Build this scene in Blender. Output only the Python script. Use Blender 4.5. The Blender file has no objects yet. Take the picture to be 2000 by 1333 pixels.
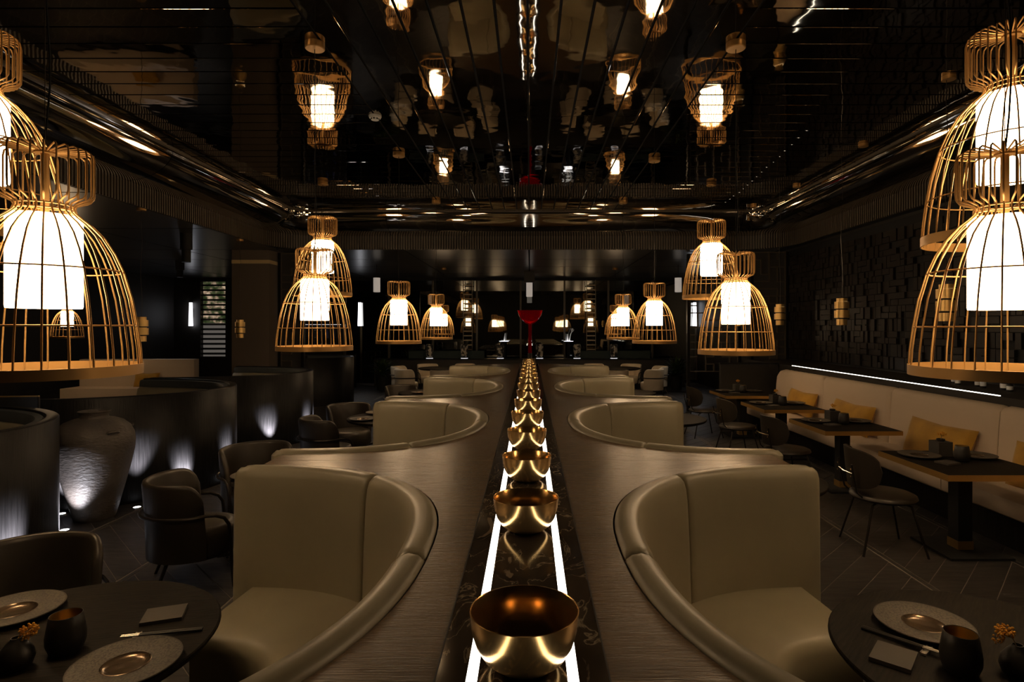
import bpy, math, random
from mathutils import Vector, Matrix
PI = math.pi
S = bpy.context.scene
COL = S.collection

# ------------------------------------------------------------------ camera, world, exposure
F_PX = 1150.0
cd = bpy.data.cameras.new('camera'); cam = bpy.data.objects.new('camera', cd); COL.objects.link(cam)
cd.sensor_width = 36.0; cd.lens = 36.0 * F_PX / 2000.0
cd.shift_x = -35.0 / 2000.0; cd.shift_y = -26.5 / 2000.0
cd.clip_start = 0.05; cd.clip_end = 200
cam.location = (0.017, 0, 1.9); cam.rotation_euler = (PI / 2, 0, 0)
S.camera = cam
w = bpy.data.worlds.new('world'); S.world = w; w.use_nodes = True
w.node_tree.nodes['Background'].inputs[0].default_value = (0.9, 0.75, 0.6, 1)
w.node_tree.nodes['Background'].inputs[1].default_value = 0.004
S.view_settings.view_transform = 'Standard'; S.view_settings.look = 'None'
S.view_settings.exposure = 0.0; S.view_settings.gamma = 1.0; S.view_settings.use_curve_mapping = False
S.cycles.use_denoising = True
S.cycles.max_bounces = 10; S.cycles.diffuse_bounces = 4; S.cycles.glossy_bounces = 6
S.cycles.sample_clamp_indirect = 4.0
S.cycles.caustics_reflective = False; S.cycles.caustics_refractive = False
CEIL = 4.29; LOWC = 3.60; CT = 1.094
SHADE_E = 14.5; LED_E = 5.5; UP_W = 900.0
rnd = random.Random(7)

# ------------------------------------------------------------------ materials
def mat(name, col, rough=.5, metal=0., noise=None, bump=None, emit=None, spec=None, trans=0., ior=None, alpha=None, coat=0., sheen=0.):
    m = bpy.data.materials.new(name); m.use_nodes = True
    nt = m.node_tree; b = nt.nodes['Principled BSDF']
    b.inputs['Base Color'].default_value = (*col, 1); b.inputs['Roughness'].default_value = rough
    b.inputs['Metallic'].default_value = metal
    if spec is not None: b.inputs['Specular IOR Level'].default_value = spec
    if trans: b.inputs['Transmission Weight'].default_value = trans
    if ior: b.inputs['IOR'].default_value = ior
    if coat: b.inputs['Coat Weight'].default_value = coat
    if sheen: b.inputs['Sheen Weight'].default_value = sheen
    if emit:
        b.inputs['Emission Color'].default_value = (*emit[0], 1); b.inputs['Emission Strength'].default_value = emit[1]
    def tex(scale, detail, stretch):
        tc = nt.nodes.new('ShaderNodeTexCoord'); mp = nt.nodes.new('ShaderNodeMapping')
        mp.inputs['Scale'].default_value = stretch
        oi = nt.nodes.new('ShaderNodeObjectInfo'); va = nt.nodes.new('ShaderNodeVectorMath'); va.operation = 'ADD'
        mu = nt.nodes.new('ShaderNodeMath'); mu.operation = 'MULTIPLY'; mu.inputs[1].default_value = 37.0
        nt.links.new(oi.outputs['Random'], mu.inputs[0])
        nt.links.new(tc.outputs['Object'], mp.inputs['Vector'])
        nt.links.new(mp.outputs['Vector'], va.inputs[0]); nt.links.new(mu.outputs[0], va.inputs[1])
        n = nt.nodes.new('ShaderNodeTexNoise'); n.inputs['Scale'].default_value = scale; n.inputs['Detail'].default_value = detail
        nt.links.new(va.outputs[0], n.inputs['Vector'])
        return n
    if noise:   # (scale, second colour, stretch, low, high)
        n = tex(noise[0], 5, noise[2]); r = nt.nodes.new('ShaderNodeValToRGB')
        r.color_ramp.elements[0].position = noise[3]; r.color_ramp.elements[1].position = noise[4]
        r.color_ramp.elements[0].color = (*col, 1); r.color_ramp.elements[1].color = (*noise[1], 1)
        nt.links.new(n.outputs['Fac'], r.inputs['Fac']); nt.links.new(r.outputs['Color'], b.inputs['Base Color'])
    if bump:    # (scale, strength, distance, stretch, detail)
        n = tex(bump[0], bump[4], bump[3]); bp = nt.nodes.new('ShaderNodeBump')
        bp.inputs['Strength'].default_value = bump[1]; bp.inputs['Distance'].default_value = bump[2]
        nt.links.new(n.outputs['Fac'], bp.inputs['Height']); nt.links.new(bp.outputs['Normal'], b.inputs['Normal'])
    return m
U = (1, 1, 1)
M = {}
M['lacquer'] = mat('black_lacquer', (.42, .37, .30), .03, 1., bump=(3.0, .25, .012, (1, 1, 1), 1.5))
M['bullnose'] = mat('polished_black_metal', (.60, .55, .47), .05, 1., bump=(2.2, .2, .012, U, 1.0))
M['black'] = mat('matt_black', (.006, .006, .006), .8)
M['slat'] = mat('dark_bronze_slat', (.085, .066, .045), .45)
M['lowceil'] = mat('smoked_ceiling_panel', (.05, .046, .042), .28)
M['wall'] = mat('dark_wall', (.018, .015, .012), .55)
M['tile'] = mat('dark_glazed_tile', (.024, .019, .014), .34, noise=(2.0, (.016, .012, .010), U, .3, .7), spec=.28)
M['plank'] = mat('dark_floor_plank', (.030, .027, .0255), .40, noise=(3.0, (.075, .068, .064), (1.5, 9, 1), .35, .75), bump=(14, .35, .004, (1, 5, 1), 4))
M['grout'] = mat('pale_floor_joint', (.26, .23, .20), .7)
M['wood'] = mat('brown_oak', (.092, .054, .025), .27, noise=(5.0, (.165, .102, .050), (1.2, 42, 1), .3, .72), bump=(6, .35, .004, (1.2, 42, 1), 4))
M['darkwood'] = mat('blackened_oak', (.0045, .0042, .0042), .36, noise=(5.0, (.013, .012, .012), (14, 14, .8), .3, .7), bump=(8, .4, .004, (14, 14, .8), 4), spec=.16)
M['tablewood'] = mat('dark_table_oak', (.007, .0055, .004), .58, noise=(5.0, (.019, .015, .010), (2, 22, 1), .35, .7), bump=(6, .4, .003, (2, 22, 1), 4), spec=.10)
M['leather'] = mat('olive_beige_leather', (.30, .262, .178), .40, noise=(3.0, (.335, .293, .20), U, .3, .7), bump=(90, .12, .002, U, 3), spec=.45)
M['cream'] = mat('cream_leather', (.72, .61, .46), .5, bump=(80, .12, .002, U, 3))
M['beigefab'] = mat('beige_fabric', (.64, .51, .385), .75, bump=(160, .2, .002, U, 2))
M['brownleather'] = mat('dark_brown_leather', (.026, .020, .0135), .42, bump=(70, .15, .002, U, 3))
M['greyleather'] = mat('slate_leather', (.075, .082, .085), .45)
M['blackmetal'] = mat('black_metal', (.035, .029, .024), .38, .6)
M['gold'] = mat('matt_gold', (.52, .30, .105), .42, .7)
M['brass'] = mat('satin_brass', (.66, .43, .16), .36, .75)
M['bowl'] = mat('hammered_bronze', (.76, .48, .19), .19, .92, noise=(6, (.66, .40, .15), U, .3, .7), bump=(9, .06, .01, U, 2))
M['shade'] = mat('glowing_paper_shade', (.9, .86, .78), .8, emit=((1.0, .70, .41), SHADE_E))
M['led'] = mat('led_strip', (1, 1, 1), .5, emit=((1.0, .93, .82), LED_E))
M['coolglow'] = mat('cool_white_glow', (1, 1, 1), .5, emit=((.93, .93, 1.0), 3.0))
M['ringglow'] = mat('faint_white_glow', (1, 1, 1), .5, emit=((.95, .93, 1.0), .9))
M['frostcyl'] = mat('frosted_cylinder_glow', (.6, .55, .5), .5, emit=((1, .88, .76), .28))
M['warmglow'] = mat('warm_glow', (1, 1, 1), .5, emit=((1.0, .72, .38), 1.2))
M['uplens'] = mat('uplight_lens', (1, 1, 1), .5, emit=((.95, .95, 1.0), 8.0))
M['marble'] = mat('dark_veined_marble', (.022, .017, .012), .09)
M['stone'] = mat('speckled_stoneware', (.105, .088, .064), .5, noise=(140, (.036, .030, .023), U, .45, .6), bump=(140, .5, .002, U, 2))
M['bronzeglaze'] = mat('bronze_glaze', (.15, .105, .066), .22, .6)
M['blackceramic'] = mat('black_ceramic', (.016, .014, .012), .45)
M['goldglaze'] = mat('gold_glaze', (.45, .29, .08), .35, .6)
M['slate'] = mat('grey_slate', (.062, .052, .041), .65)
M['steel'] = mat('bright_steel', (.8, .78, .74), .25, 1.)
M['porcelain'] = mat('grey_ceramic_rest', (.34, .30, .25), .4)
M['flower'] = mat('yellow_yarrow', (.75, .38, .04), .8, noise=(60, (.55, .24, .02), U, .4, .6))
M['stem'] = mat('dry_stem', (.28, .22, .10), .8)
M['pillow'] = mat('mustard_velvet', (.55, .29, .018), .75, sheen=.25, noise=(5, (.38, .195, .012), U, .3, .7))
M['clay'] = mat('dark_clay', (.060, .049, .043), .55, noise=(3.5, (.125, .105, .090), U, .35, .7), bump=(24, .6, .012, (1, 1, 2.2), 6))
M['smoke'] = mat('white_plastic', (.7, .68, .62), .5)
M['mirror'] = mat('smoked_mirror_glass', (.24, .24, .22), .02, 1.)
M['redglass'] = mat('self_lit_red_glass', (.70, .006, .014), .10, trans=.9, ior=1.15, emit=((1, .01, .02), .012))  # slight red emission added so the goblet looks lit
M['teal'] = mat('dark_teal_velvet', (.020, .036, .034), .7)
M['leaf'] = mat('dark_green_leaf', (.045, .075, .018), .6)
M['whitebranch'] = mat('white_coral', (.85, .83, .78), .6)
M['glass'] = mat('clear_glass', (.85, .9, .95), .03, trans=.9, ior=1.4)
M['blueglass'] = mat('blue_bottle_glass', (.10, .14, .45), .08, trans=.4)
M['label'] = mat('white_paper_label', (.8, .78, .74), .6)
M['blind'] = mat('grey_blind_slat', (.32, .29, .26), .6)

def marble_nodes():
    nt = M['marble'].node_tree; b = nt.nodes['Principled BSDF']
    tc = nt.nodes.new('ShaderNodeTexCoord'); mp = nt.nodes.new('ShaderNodeMapping'); mp.inputs['Scale'].default_value = (2.2, 1.0, 1)
    nt.links.new(tc.outputs['Object'], mp.inputs['Vector'])
    a = nt.nodes.new('ShaderNodeTexNoise'); a.inputs['Scale'].default_value = 3.2; a.inputs['Detail'].default_value = 6; a.inputs['Distortion'].default_value = 1.6
    nt.links.new(mp.outputs['Vector'], a.inputs['Vector'])
    r = nt.nodes.new('ShaderNodeValToRGB'); e = r.color_ramp.elements
    e[0].position = .0; e[0].color = (.045, .034, .024, 1); e[1].position = .47; e[1].color = (.055, .042, .030, 1)
    for p, c in ((.497, (.06, .046, .033, 1)), (.506, (.33, .27, .19, 1)), (.516, (.06, .045, .032, 1)), (.60, (.05, .037, .026, 1)), (.672, (.05, .037, .026, 1)), (.70, (.26, .20, .14, 1))):
        x = e.new(p); x.color = c
    nt.links.new(a.outputs['Fac'], r.inputs['Fac']); nt.links.new(r.outputs['Color'], b.inputs['Base Color'])
marble_nodes()
def porcelain_pattern():
    m = mat('black_white_glaze', (.02, .02, .02), .3, noise=(9, (.55, .50, .42), (1, 1, 1), .5, .54)); return m
M['vasepat'] = porcelain_pattern()
def street_view():
    m = bpy.data.materials.new('night_street_view'); m.use_nodes = True; nt = m.node_tree
    b = nt.nodes['Principled BSDF']; b.inputs['Base Color'].default_value = (.02, .02, .02, 1)
    tc = nt.nodes.new('ShaderNodeTexCoord'); n = nt.nodes.new('ShaderNodeTexNoise'); n.inputs['Scale'].default_value = 5; n.inputs['Detail'].default_value = 6
    nt.links.new(tc.outputs['Object'], n.inputs['Vector'])
    r = nt.nodes.new('ShaderNodeValToRGB'); e = r.color_ramp.elements
    e[0].position = .38; e[0].color = (.03, .045, .015, 1); e[1].position = .70; e[1].color = (1, .75, .5, 1)
    x = e.new(.5); x.color = (.10, .11, .05, 1); x = e.new(.58); x.color = (.45, .30, .2, 1)
    nt.links.new(n.outputs['Fac'], r.inputs['Fac']); nt.links.new(r.outputs['Color'], b.inputs['Emission Color'])
    b.inputs['Emission Strength'].default_value = .55
    return m
M['street'] = street_view()
M['frost'] = mat('frosted_lit_glass', (.3, .28, .26), .5, emit=((.9, .8, .7), .10))

# ------------------------------------------------------------------ mesh helpers
class MB:
    def __init__(s): s.v = []; s.f = []; s.sm = []
    def add(s, vs, fs, smooth=False):
        o = len(s.v); s.v += [tuple(p) for p in vs]; s.f += [tuple(i + o for i in f) for f in fs]; s.sm += [smooth] * len(fs); return s
    def box(s, x0, x1, y0, y1, z0, z1, M4=None):
        vs = [Vector((x, y, z)) for z in (z0, z1) for y in (y0, y1) for x in (x0, x1)]
        if M4 is not None: vs = [M4 @ p for p in vs]
        return s.add(vs, [(0, 2, 3, 1), (4, 5, 7, 6), (0, 1, 5, 4), (2, 6, 7, 3), (0, 4, 6, 2), (1, 3, 7, 5)])
    def prism(s, poly, z0, z1):
        n = len(poly); a = sum(poly[i][0] * poly[(i + 1) % n][1] - poly[(i + 1) % n][0] * poly[i][1] for i in range(n))
        if a < 0: poly = poly[::-1]
        vs = [(x, y, z0) for x, y in poly] + [(x, y, z1) for x, y in poly]
        return s.add(vs, [tuple(range(n - 1, -1, -1)), tuple(range(n, 2 * n))] + [(i, (i + 1) % n, n + (i + 1) % n, n + i) for i in range(n)])
    def tube(s, pts, r, seg=6, closed=False, caps=True):
        pts = [Vector(p) for p in pts]; n = len(pts); rs = r if isinstance(r, (list, tuple)) else [r] * n
        vs = []; up = None
        for i, p in enumerate(pts):
            a = pts[i - 1] if (i or closed) else p; b = pts[(i + 1) % n] if (i < n - 1 or closed) else p
            t = (b - a).normalized() if (b - a).length > 1e-9 else Vector((0, 0, 1))
            if up is None:
                up = Vector((0, 0, 1)) if abs(t.z) < .9 else Vector((1, 0, 0))
            u = up - t * up.dot(t)
            if u.length < 1e-6: u = t.orthogonal()
            u.normalize(); wv = t.cross(u); up = u
            vs += [p + (u * math.cos(2 * PI * k / seg) + wv * math.sin(2 * PI * k / seg)) * rs[i] for k in range(seg)]
        fs = []
        for i in range(n if closed else n - 1):
            j = (i + 1) % n
            fs += [(i * seg + k, i * seg + (k + 1) % seg, j * seg + (k + 1) % seg, j * seg + k) for k in range(seg)]
        s.add(vs, fs, True)
        if caps and not closed:
            o = len(s.v) - len(vs)
            s.f += [tuple(o + k for k in range(seg - 1, -1, -1)), tuple(o + (n - 1) * seg + k for k in range(seg))]; s.sm += [False, False]
        return s
    def lathe(s, prof, seg=32, c=(0, 0, 0), closed=False):
        n = len(prof); vs = [(c[0] + r * math.cos(2 * PI * k / seg), c[1] + r * math.sin(2 * PI * k / seg), c[2] + z) for r, z in prof for k in range(seg)]
        fs = []
        for i in range(n if closed else n - 1):
            j = (i + 1) % n
            fs += [(i * seg + k, i * seg + (k + 1) % seg, j * seg + (k + 1) % seg, j * seg + k) for k in range(seg)]
        return s.add(vs, fs, True)
    def grid(s, rows, closed_u=False, caps=False):      # rows of equal-length point loops
        m = len(rows[0]); n = len(rows); vs = [p for r in rows for p in r]
        fs = [(i * m + k, i * m + (k + 1) % m, (i + 1) * m + (k + 1) % m, (i + 1) * m + k) for i in range(n - 1) for k in range(m)]
        s.add(vs, fs, True)
        if caps:
            o = len(s.v) - len(vs)
            s.f += [tuple(o + k for k in range(m - 1, -1, -1)), tuple(o + (n - 1) * m + k for k in range(m))]; s.sm += [False, False]
        return s
    def mesh(s, name, m, angle=40):
        me = bpy.data.meshes.new(name); me.from_pydata(s.v, [], s.f); me.update()
        me.polygons.foreach_set('use_smooth', s.sm)
        import bmesh
        bm = bmesh.new(); bm.from_mesh(me); bmesh.ops.recalc_face_normals(bm, faces=bm.faces); bm.to_mesh(me); bm.free()
        if any(s.sm): me.set_sharp_from_angle(angle=math.radians(angle))
        me.materials.append(M[m] if isinstance(m, str) else m)
        return me
    def ob(s, name, m, parent=None, angle=40):
        return link(name, s.mesh(name, m, angle), parent)
def link(name, me, parent=None, loc=None, rot=None):
    o = bpy.data.objects.new(name, me); COL.objects.link(o); o.parent = parent
    if loc: o.location = loc
    if rot: o.rotation_euler = rot
    return o
def tag(o, label, cat, group=None):
    o['label'] = label; o['category'] = cat
    if group: o['group'] = group
    return o
def thing(name, label, cat, loc=(0, 0, 0), rz=0, group=None):
    o = link(name, None, None, loc, (0, 0, rz)); o.empty_display_size = .1
    return tag(o, label, cat, group)
def struct(name, mb, m, parent=None):
    o = mb.ob(name, m, parent); o['kind'] = 'structure'; return o
def copy_tree(o, loc, rz, label, group=None):
    r = o.copy(); COL.objects.link(r); r.location = loc; r.rotation_euler = (0, 0, rz); r['label'] = label
    if group: r['group'] = group
    for ch in o.children:
        c = ch.copy(); COL.objects.link(c); c.parent = r
        for g in ch.children:
            d = g.copy(); COL.objects.link(d); d.parent = c
    return r
def arc(cx, cy, r, a0, a1, n): return [(cx + r * math.cos(a0 + (a1 - a0) * i / n), cy + r * math.sin(a0 + (a1 - a0) * i / n)) for i in range(n + 1)]

# ------------------------------------------------------------------ room shell
fl = struct('floor', MB().box(-12.3, 5.9, -3.6, 20.4, -.12, -.003), 'grout')
struct('wall_right', MB().box(5.75, 5.9, -3.6, 20.4, -.003, 4.4), 'wall')
wl = struct('wall_left', MB().box(-12.4, -12.2, -3.6, 20.4, -.003, 4.4), 'wall')
struct('wall_front', MB().box(-12.2, 5.75, -3.75, -3.6, -.003, 4.4), 'wall')
struct('wall_back', MB().box(-12.3, -11.35, 20.2, 20.4, -.003, 3.6).box(-10.35, 5.75, 20.2, 20.4, -.003, 3.6).box(-11.35, -10.35, 20.2, 20.4, -.003, .84).box(-11.35, -10.35, 20.2, 20.4, 3.54, 3.6), 'wall')

# floor planks: 45 degree bands with narrow double-jointed borders
def floor_planks():
    W = 1.0; p = .283; g = .009; edge = .045
    stuff = MB()
    meshes = {}
    for sgn in (1, -1):
        b = MB(); b.prism([(0, 0), (W - edge - 2 * g, sgn * (W - edge)), (W - edge - 2 * g, sgn * (W - edge) + p - g), (0, p - g)], -.012, 0)
        meshes[sgn] = b.mesh('plank', 'plank')
    for k in range(-15, 6):
        x0 = -.02 + k * W; sgn = 1 if x0 > -.6 else -1
        if x0 < -12.2: continue
        x1 = min(x0 + W, 5.75)
        stuff.box(x0 - edge, x0 - g, -3.6, 20.2, -.012, 0)
        if x1 - x0 < .3: continue
        ind = k in (2, 3, -4, -3, 1, -2)
        for i in range(-18, 76):
            y = i * p - (1 if sgn > 0 else 0)
            ymin = min(y, y + sgn * W); ymax = max(y, y + sgn * W) + p
            if ymin < -3.6 or ymax > 20.2: continue
            if ind and 2.6 < y < 11.5 and (k not in (1, -2) or y < 9): link('plank', meshes[sgn], fl, (x0, y, 0))
            else:
                wd = min(W - edge - 2 * g, x1 - x0)
                stuff.prism([(x0, y), (x0 + wd, y + sgn * wd * (W - edge) / (W - edge - 2 * g)), (x0 + wd, y + sgn * wd * (W - edge) / (W - edge - 2 * g) + p - g), (x0, y + p - g)], -.012, 0)
    o = stuff.ob('far_planks', 'plank', fl); o['kind'] = 'stuff'
floor_planks()

# lacquered plank ceiling
cl = struct('ceiling', MB().box(-4.78, 4.78, -3.6, 12.08, CEIL + .02, CEIL + .12), 'black')
def chamfer_plank(wd, L, c=.002, h=.018):
    a = wd / 2; pr = [(-a, h), (-a, c), (-a + c, 0), (a - c, 0), (a, c), (a, h)]
    vs = [(x, y, z) for y in (-L / 2, L / 2) for x, z in pr]
    return MB().add(vs, [tuple(range(6)), tuple(range(11, 5, -1))] + [(i, (i + 1) % 6, 6 + (i + 1) % 6, 6 + i) for i in range(6)])
def ceiling_planks():
    g = .02
    joints = [-3.6, -.87, 1.64, 4.15, 6.66, 9.17, 12.05]
    ms = {}
    for j in range(len(joints) - 1):
        L = joints[j + 1] - joints[j] - .004
        me = chamfer_plank(.247 - g, L).mesh('plank', 'lacquer')
        for k in range(-7, 7):
            link('plank', me, cl, ((k + .5) * .247, (joints[j] + joints[j + 1]) / 2, CEIL + rnd.uniform(-.001, .001)), (rnd.uniform(-.0006, .0006), rnd.uniform(-.004, .004), 0))
    x0, x1 = 1.729 + g / 2, 4.75
    pb = chamfer_plank(.273 - g, x1 - x0); pb.v = [(y, x, z) for x, y, z in pb.v]; me = pb.mesh('plank', 'lacquer')
    n = int((12.05 + 3.6) / .273)
    for i in range(n):
        y = 12.05 - (i + .5) * .273
        for s in (-1, 1):
            link('plank', me, cl, (s * (x0 + x1) / 2, y, CEIL + rnd.uniform(-.001, .001)), (rnd.uniform(-.003, .003), rnd.uniform(-.0008, .0008), 0))
ceiling_planks()

# lower outer ceiling with panels
co = struct('ceiling_outer', MB().box(-12.2, -5.5, -3.6, 20.2, LOWC + .03, LOWC + .15).box(5.5, 5.75, -3.6, 20.2, LOWC + .03, LOWC + .15).box(-5.5, 5.5, 12.8, 20.2, LOWC + .03, LOWC + .15), 'black')
def outer_panels():
    g = .035
    xs = [-12.2, -9.9, -7.6, -5.5, -2.75, 0, 2.75, 5.5]; ys = [12.86, 14.7, 16.5, 18.4, 20.18]
    for j in range(4):
        for i in range(7):
            MB().box(xs[i] + g / 2, xs[i + 1] - g / 2, ys[j] + g / 2, ys[j + 1] - g / 2, LOWC, LOWC + .04).ob('panel', 'lowceil', co)
    ys = [-3.5, -.8, 2, 4.7, 7.4, 10.1, 12.86]
    for j in range(6):
        for i in range(3):
            MB().box(xs[i] + g / 2, xs[i + 1] - g / 2, ys[j] + g / 2, ys[j + 1] - g / 2, LOWC, LOWC + .04).ob('panel', 'lowceil', co)
outer_panels()

# polished bullnose and slatted fascia round the raised ceiling
def rrect(hx, yf, r, y0=-3.6, n=10):
    p = [(-hx, y0 + (yf - r - y0) * i / 8) for i in range(8)]
    p += arc(-hx + r, yf - r, r, PI, PI / 2, n)
    p += [(-hx + r + (2 * hx - 2 * r) * i / 6, yf) for i in range(1, 6)]
    p += arc(hx - r, yf - r, r, PI / 2, 0, n)
    p += [(hx, yf - r - (yf - r - y0) * i / 8) for i in range(1, 9)]
    return p
OUT = rrect(5.43, 12.74, 1.0); INN = rrect(4.75, 12.05, .35)
def fascia():
    b = MB(); rows = []
    for (x, y), (xi, yi) in zip(OUT, INN):
        d = Vector((x - xi, y - yi)).normalized() * .09
        rows.append([(x, y, 3.60), (x, y, 3.90), (x + d.x, y + d.y, 3.90), (x + d.x, y + d.y, 3.60)])
    b.grid(rows, caps=True)
    root = struct('trim_1', b, 'wall')
    # upright slats
    sl = MB(); acc = 0; step = .055
    for i in range(len(OUT) - 1):
        a = Vector(OUT[i]); c = Vector(OUT[i + 1]); L = (c - a).length; t = (c - a) / L; nrm = Vector((t.y, -t.x))
        u = acc
        while u < L:
            p = a + t * u + nrm * .018; ang = math.atan2(t.y, t.x)
            sl.box(-.012, .012, -.022, .022, 3.58, 3.87, Matrix.Translation((p.x, p.y, 0)) @ Matrix.Rotation(ang, 4, 'Z')); u += step
        acc = u - L
    o = sl.ob('fascia_slats', 'slat', root); o['kind'] = 'stuff'
    # bullnose, made of sections with open joints
    tr = None; K = 14
    cuts = [0, 2, 4, 6, 8, 19, 21, 24, 35, 37, 39, 41, len(OUT) - 1]
    fine_o, fine_i = OUT, INN
    for ci in range(len(cuts) - 1):
        a, c = cuts[ci], cuts[ci + 1]
        if c <= a: continue
        idx = []
        for i in range(a, c):
            for q in range(4): idx.append(i + q / 4)
        idx.append(c - .006)
        rows = []
        for u in idx:
            i = min(int(u), len(OUT) - 2); f = u - i
            o2 = Vector(OUT[i]).lerp(Vector(OUT[i + 1]), f); i2 = Vector(INN[i]).lerp(Vector(INN[i + 1]), f)
            row = []
            for k in range(K + 1):
                t = PI / 2 * k / K; p = o2 + (i2 - o2) * math.cos(t)
                row.append((p.x, p.y, CEIL - .005 - .415 * math.sin(t)))
            row.append((o2.x, o2.y, CEIL + .03)); row.append((i2.x, i2.y, CEIL + .03))
            rows.append(row)
        bb = MB(); bb.grid(rows, caps=True)
        bb.ob('bullnose_section', 'bullnose', root, 50)
    tb = MB(); tb.tube([(x, y, CEIL - .004) for x, y in INN], .022, 6); tb.ob('ceiling_edge_bead', 'slat', root)
fascia()

# tiled wall on the banquette side
def tiled_wall():
    root = struct('trim_2', MB().box(5.735, 5.75, 3.2, 13.0, 1.22, 3.58), 'black')
    r = random.Random(3); cell = .2; g = .012; tiles = []
    ny = int((12.95 - 3.3) / cell); nz = int((3.56 - 1.24) / cell)
    for i in range(ny):
        for k in range(nz):
            y = 3.3 + i * cell; z = 1.24 + k * cell; q = r.random()
            if q < .38: c = [(y, z, cell, cell / 2), (y, z + cell / 2, cell, cell / 2)]
            elif q < .76: c = [(y, z, cell / 2, cell), (y + cell / 2, z, cell / 2, cell)]
            else: c = [(y, z, cell / 2, cell / 2), (y + cell / 2, z, cell / 2, cell), (y, z + cell / 2, cell / 2, cell / 2)]
            for t in c:
                if r.random() < .07: continue
                tiles.append((*t, r.choice((.025, .04, .055))))
    vis = sorted([t for t in tiles if t[0] > 6.7], key=lambda t: t[0])[:300]; vs = set(vis)
    ms = {}
    st = MB()
    for t in tiles:
        y, z, sy, sz, dp = t
        if t in vs:
            key = (round(sy, 2), round(sz, 2), dp)
            if key not in ms: ms[key] = MB().box(-dp, 0, g / 2, sy - g / 2, g / 2, sz - g / 2).mesh('tile', 'tile')
            link('tile', ms[key], root, (5.735, y, z), (r.uniform(-.004, .004), r.uniform(-.006, .006), r.uniform(-.01, .01)))
        else: st.box(5.735 - dp, 5.735, y + g / 2, y + sy - g / 2, z + g / 2, z + sz - g / 2)
    o = st.ob('far_tiles', 'tile', root); o['kind'] = 'stuff'
tiled_wall()

# smoked mirror glazing across the far end
def back_glazing():
    wn = struct('window_1', MB().box(-6.3, 5.7, 20.12, 20.2, 3.5, 3.6).box(-6.3, 5.7, 20.12, 20.2, -.003, .1), 'black')
    n = 8; xs = [-6.3 + i * 12.0 / n for i in range(n + 1)]
    for i in range(n):
        MB().box(xs[i] + .03, xs[i + 1] - .03, 20.15, 20.19, .1, 3.5).ob('pane', 'mirror', wn)
    for x in xs: MB().box(x - .03, x + .03, 20.1, 20.2, .1, 3.5).ob('mullion', 'slat', wn)
    w2 = struct('window_2', MB().box(-11.35, -11.28, 20.18, 20.3, .84, 3.54).box(-10.42, -10.35, 20.18, 20.3, .84, 3.54).box(-11.28, -10.42, 20.18, 20.3, .84, .9).box(-11.28, -10.42, 20.18, 20.3, 3.48, 3.54), 'wall')
    MB().box(-11.28, -10.42, 20.36, 20.38, 2.05, 3.48).ob('upper_pane', 'street', w2)
    MB().box(-11.28, -10.42, 20.36, 20.38, .9, 2.05).ob('lower_pane', 'frost', w2)
    me = MB().box(-.42, .42, -.05, .05, -.012, .012).mesh('blind_slat', 'black')
    for i in range(15): link('blind_slat', me, w2, (-10.85, 20.26, 1.0 + i * .168), (.5, 0, 0))
back_glazing()

# ------------------------------------------------------------------ central divider
BX, BA, BB, BN, PER, CY0 = 1.60, 1.26, 1.30, 2.4, 2.925, 2.106
def sup_path(a, b, n, N, t0=-PI / 2, t1=PI / 2):
    raw = []
    for i in range(601):
        t = t0 + (t1 - t0) * i / 600; c, s = math.cos(t), math.sin(t)
        raw.append(Vector((-a * abs(c) ** (2 / n) * (1 if c >= 0 else -1), b * abs(s) ** (2 / n) * (1 if s >= 0 else -1))))
    acc = [0]
    for i in range(600): acc.append(acc[-1] + (raw[i + 1] - raw[i]).length)
    out = []; j = 0
    for i in range(N + 1):
        d = acc[-1] * i / N
        while j < 599 and acc[j + 1] < d: j += 1
        f = (d - acc[j]) / max(1e-9, acc[j + 1] - acc[j]); out.append(raw[j].lerp(raw[j + 1], min(1, f)))
    return out
MAR = .2
div = thing('room_divider', 'long scalloped oak divider with dark marble runner between the booth sofas', 'divider')
path = sup_path(BA, BB, BN, 44)
def divider():
    for s in (-1, 1):
        for k in range(4):
            cy = CY0 + k * PER; y0 = cy - PER / 2 + .002; y1 = cy + PER / 2 - .002; XE = 1.55
            pts = [(MAR, y0), (XE, y0)]
            pp = [(BX + p.x, cy + p.y) for p in path if BX + p.x < XE]
            pts += [(XE, pp[0][1])] + pp + [(XE, pp[-1][1]), (XE, y1), (MAR, y1)]
            MB().prism([(s * x, y) for x, y in pts], 0, CT).ob('wood_section', 'wood', div)
        y0 = CY0 + 3.5 * PER + .002
        MB().prism([(s * MAR, y0), (s * 1.55, y0), (s * 1.4, y0 + .2), (s * .9, y0 + .5), (s * MAR, 13.2)], 0, CT).ob('wood_section', 'wood', div)
    Y0, Y1 = CY0 - PER / 2 + .002, 13.2
    MB().box(-MAR + .002, MAR - .002, Y0, Y1, 0, CT - .03).ob('core', 'black', div)
    L0, L1 = .103, .129; mz = CT + .004
    for s in (-1, 1):
        a, b = sorted((s * L1, s * (MAR - .002)))
        MB().box(a, b, Y0, Y1, CT - .03, mz).ob('marble_border', 'marble', div)
        a, b = sorted((s * L0, s * L1))
        MB().box(a + .002, b - .002, Y0, Y1, CT - .03, mz - .002).ob('light_strip', 'led', div)
        a, b = sorted((s * (MAR - .002), s * (MAR + .002)))
        MB().box(a, b, Y0, Y1, CT - .02, mz + .001).ob('edge_bead', 'blackmetal', div)
    MB().box(-L0, L0, Y0, Y1, CT - .03, mz).ob('marble_runner', 'marble', div)
divider()
SIDE = {-1: 'clay jar side', 1: 'yellow pillow side'}
ORD = ['farthest from the red goblet', 'second farthest from the red goblet', 'second nearest the red goblet', 'nearest the red goblet']

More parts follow.
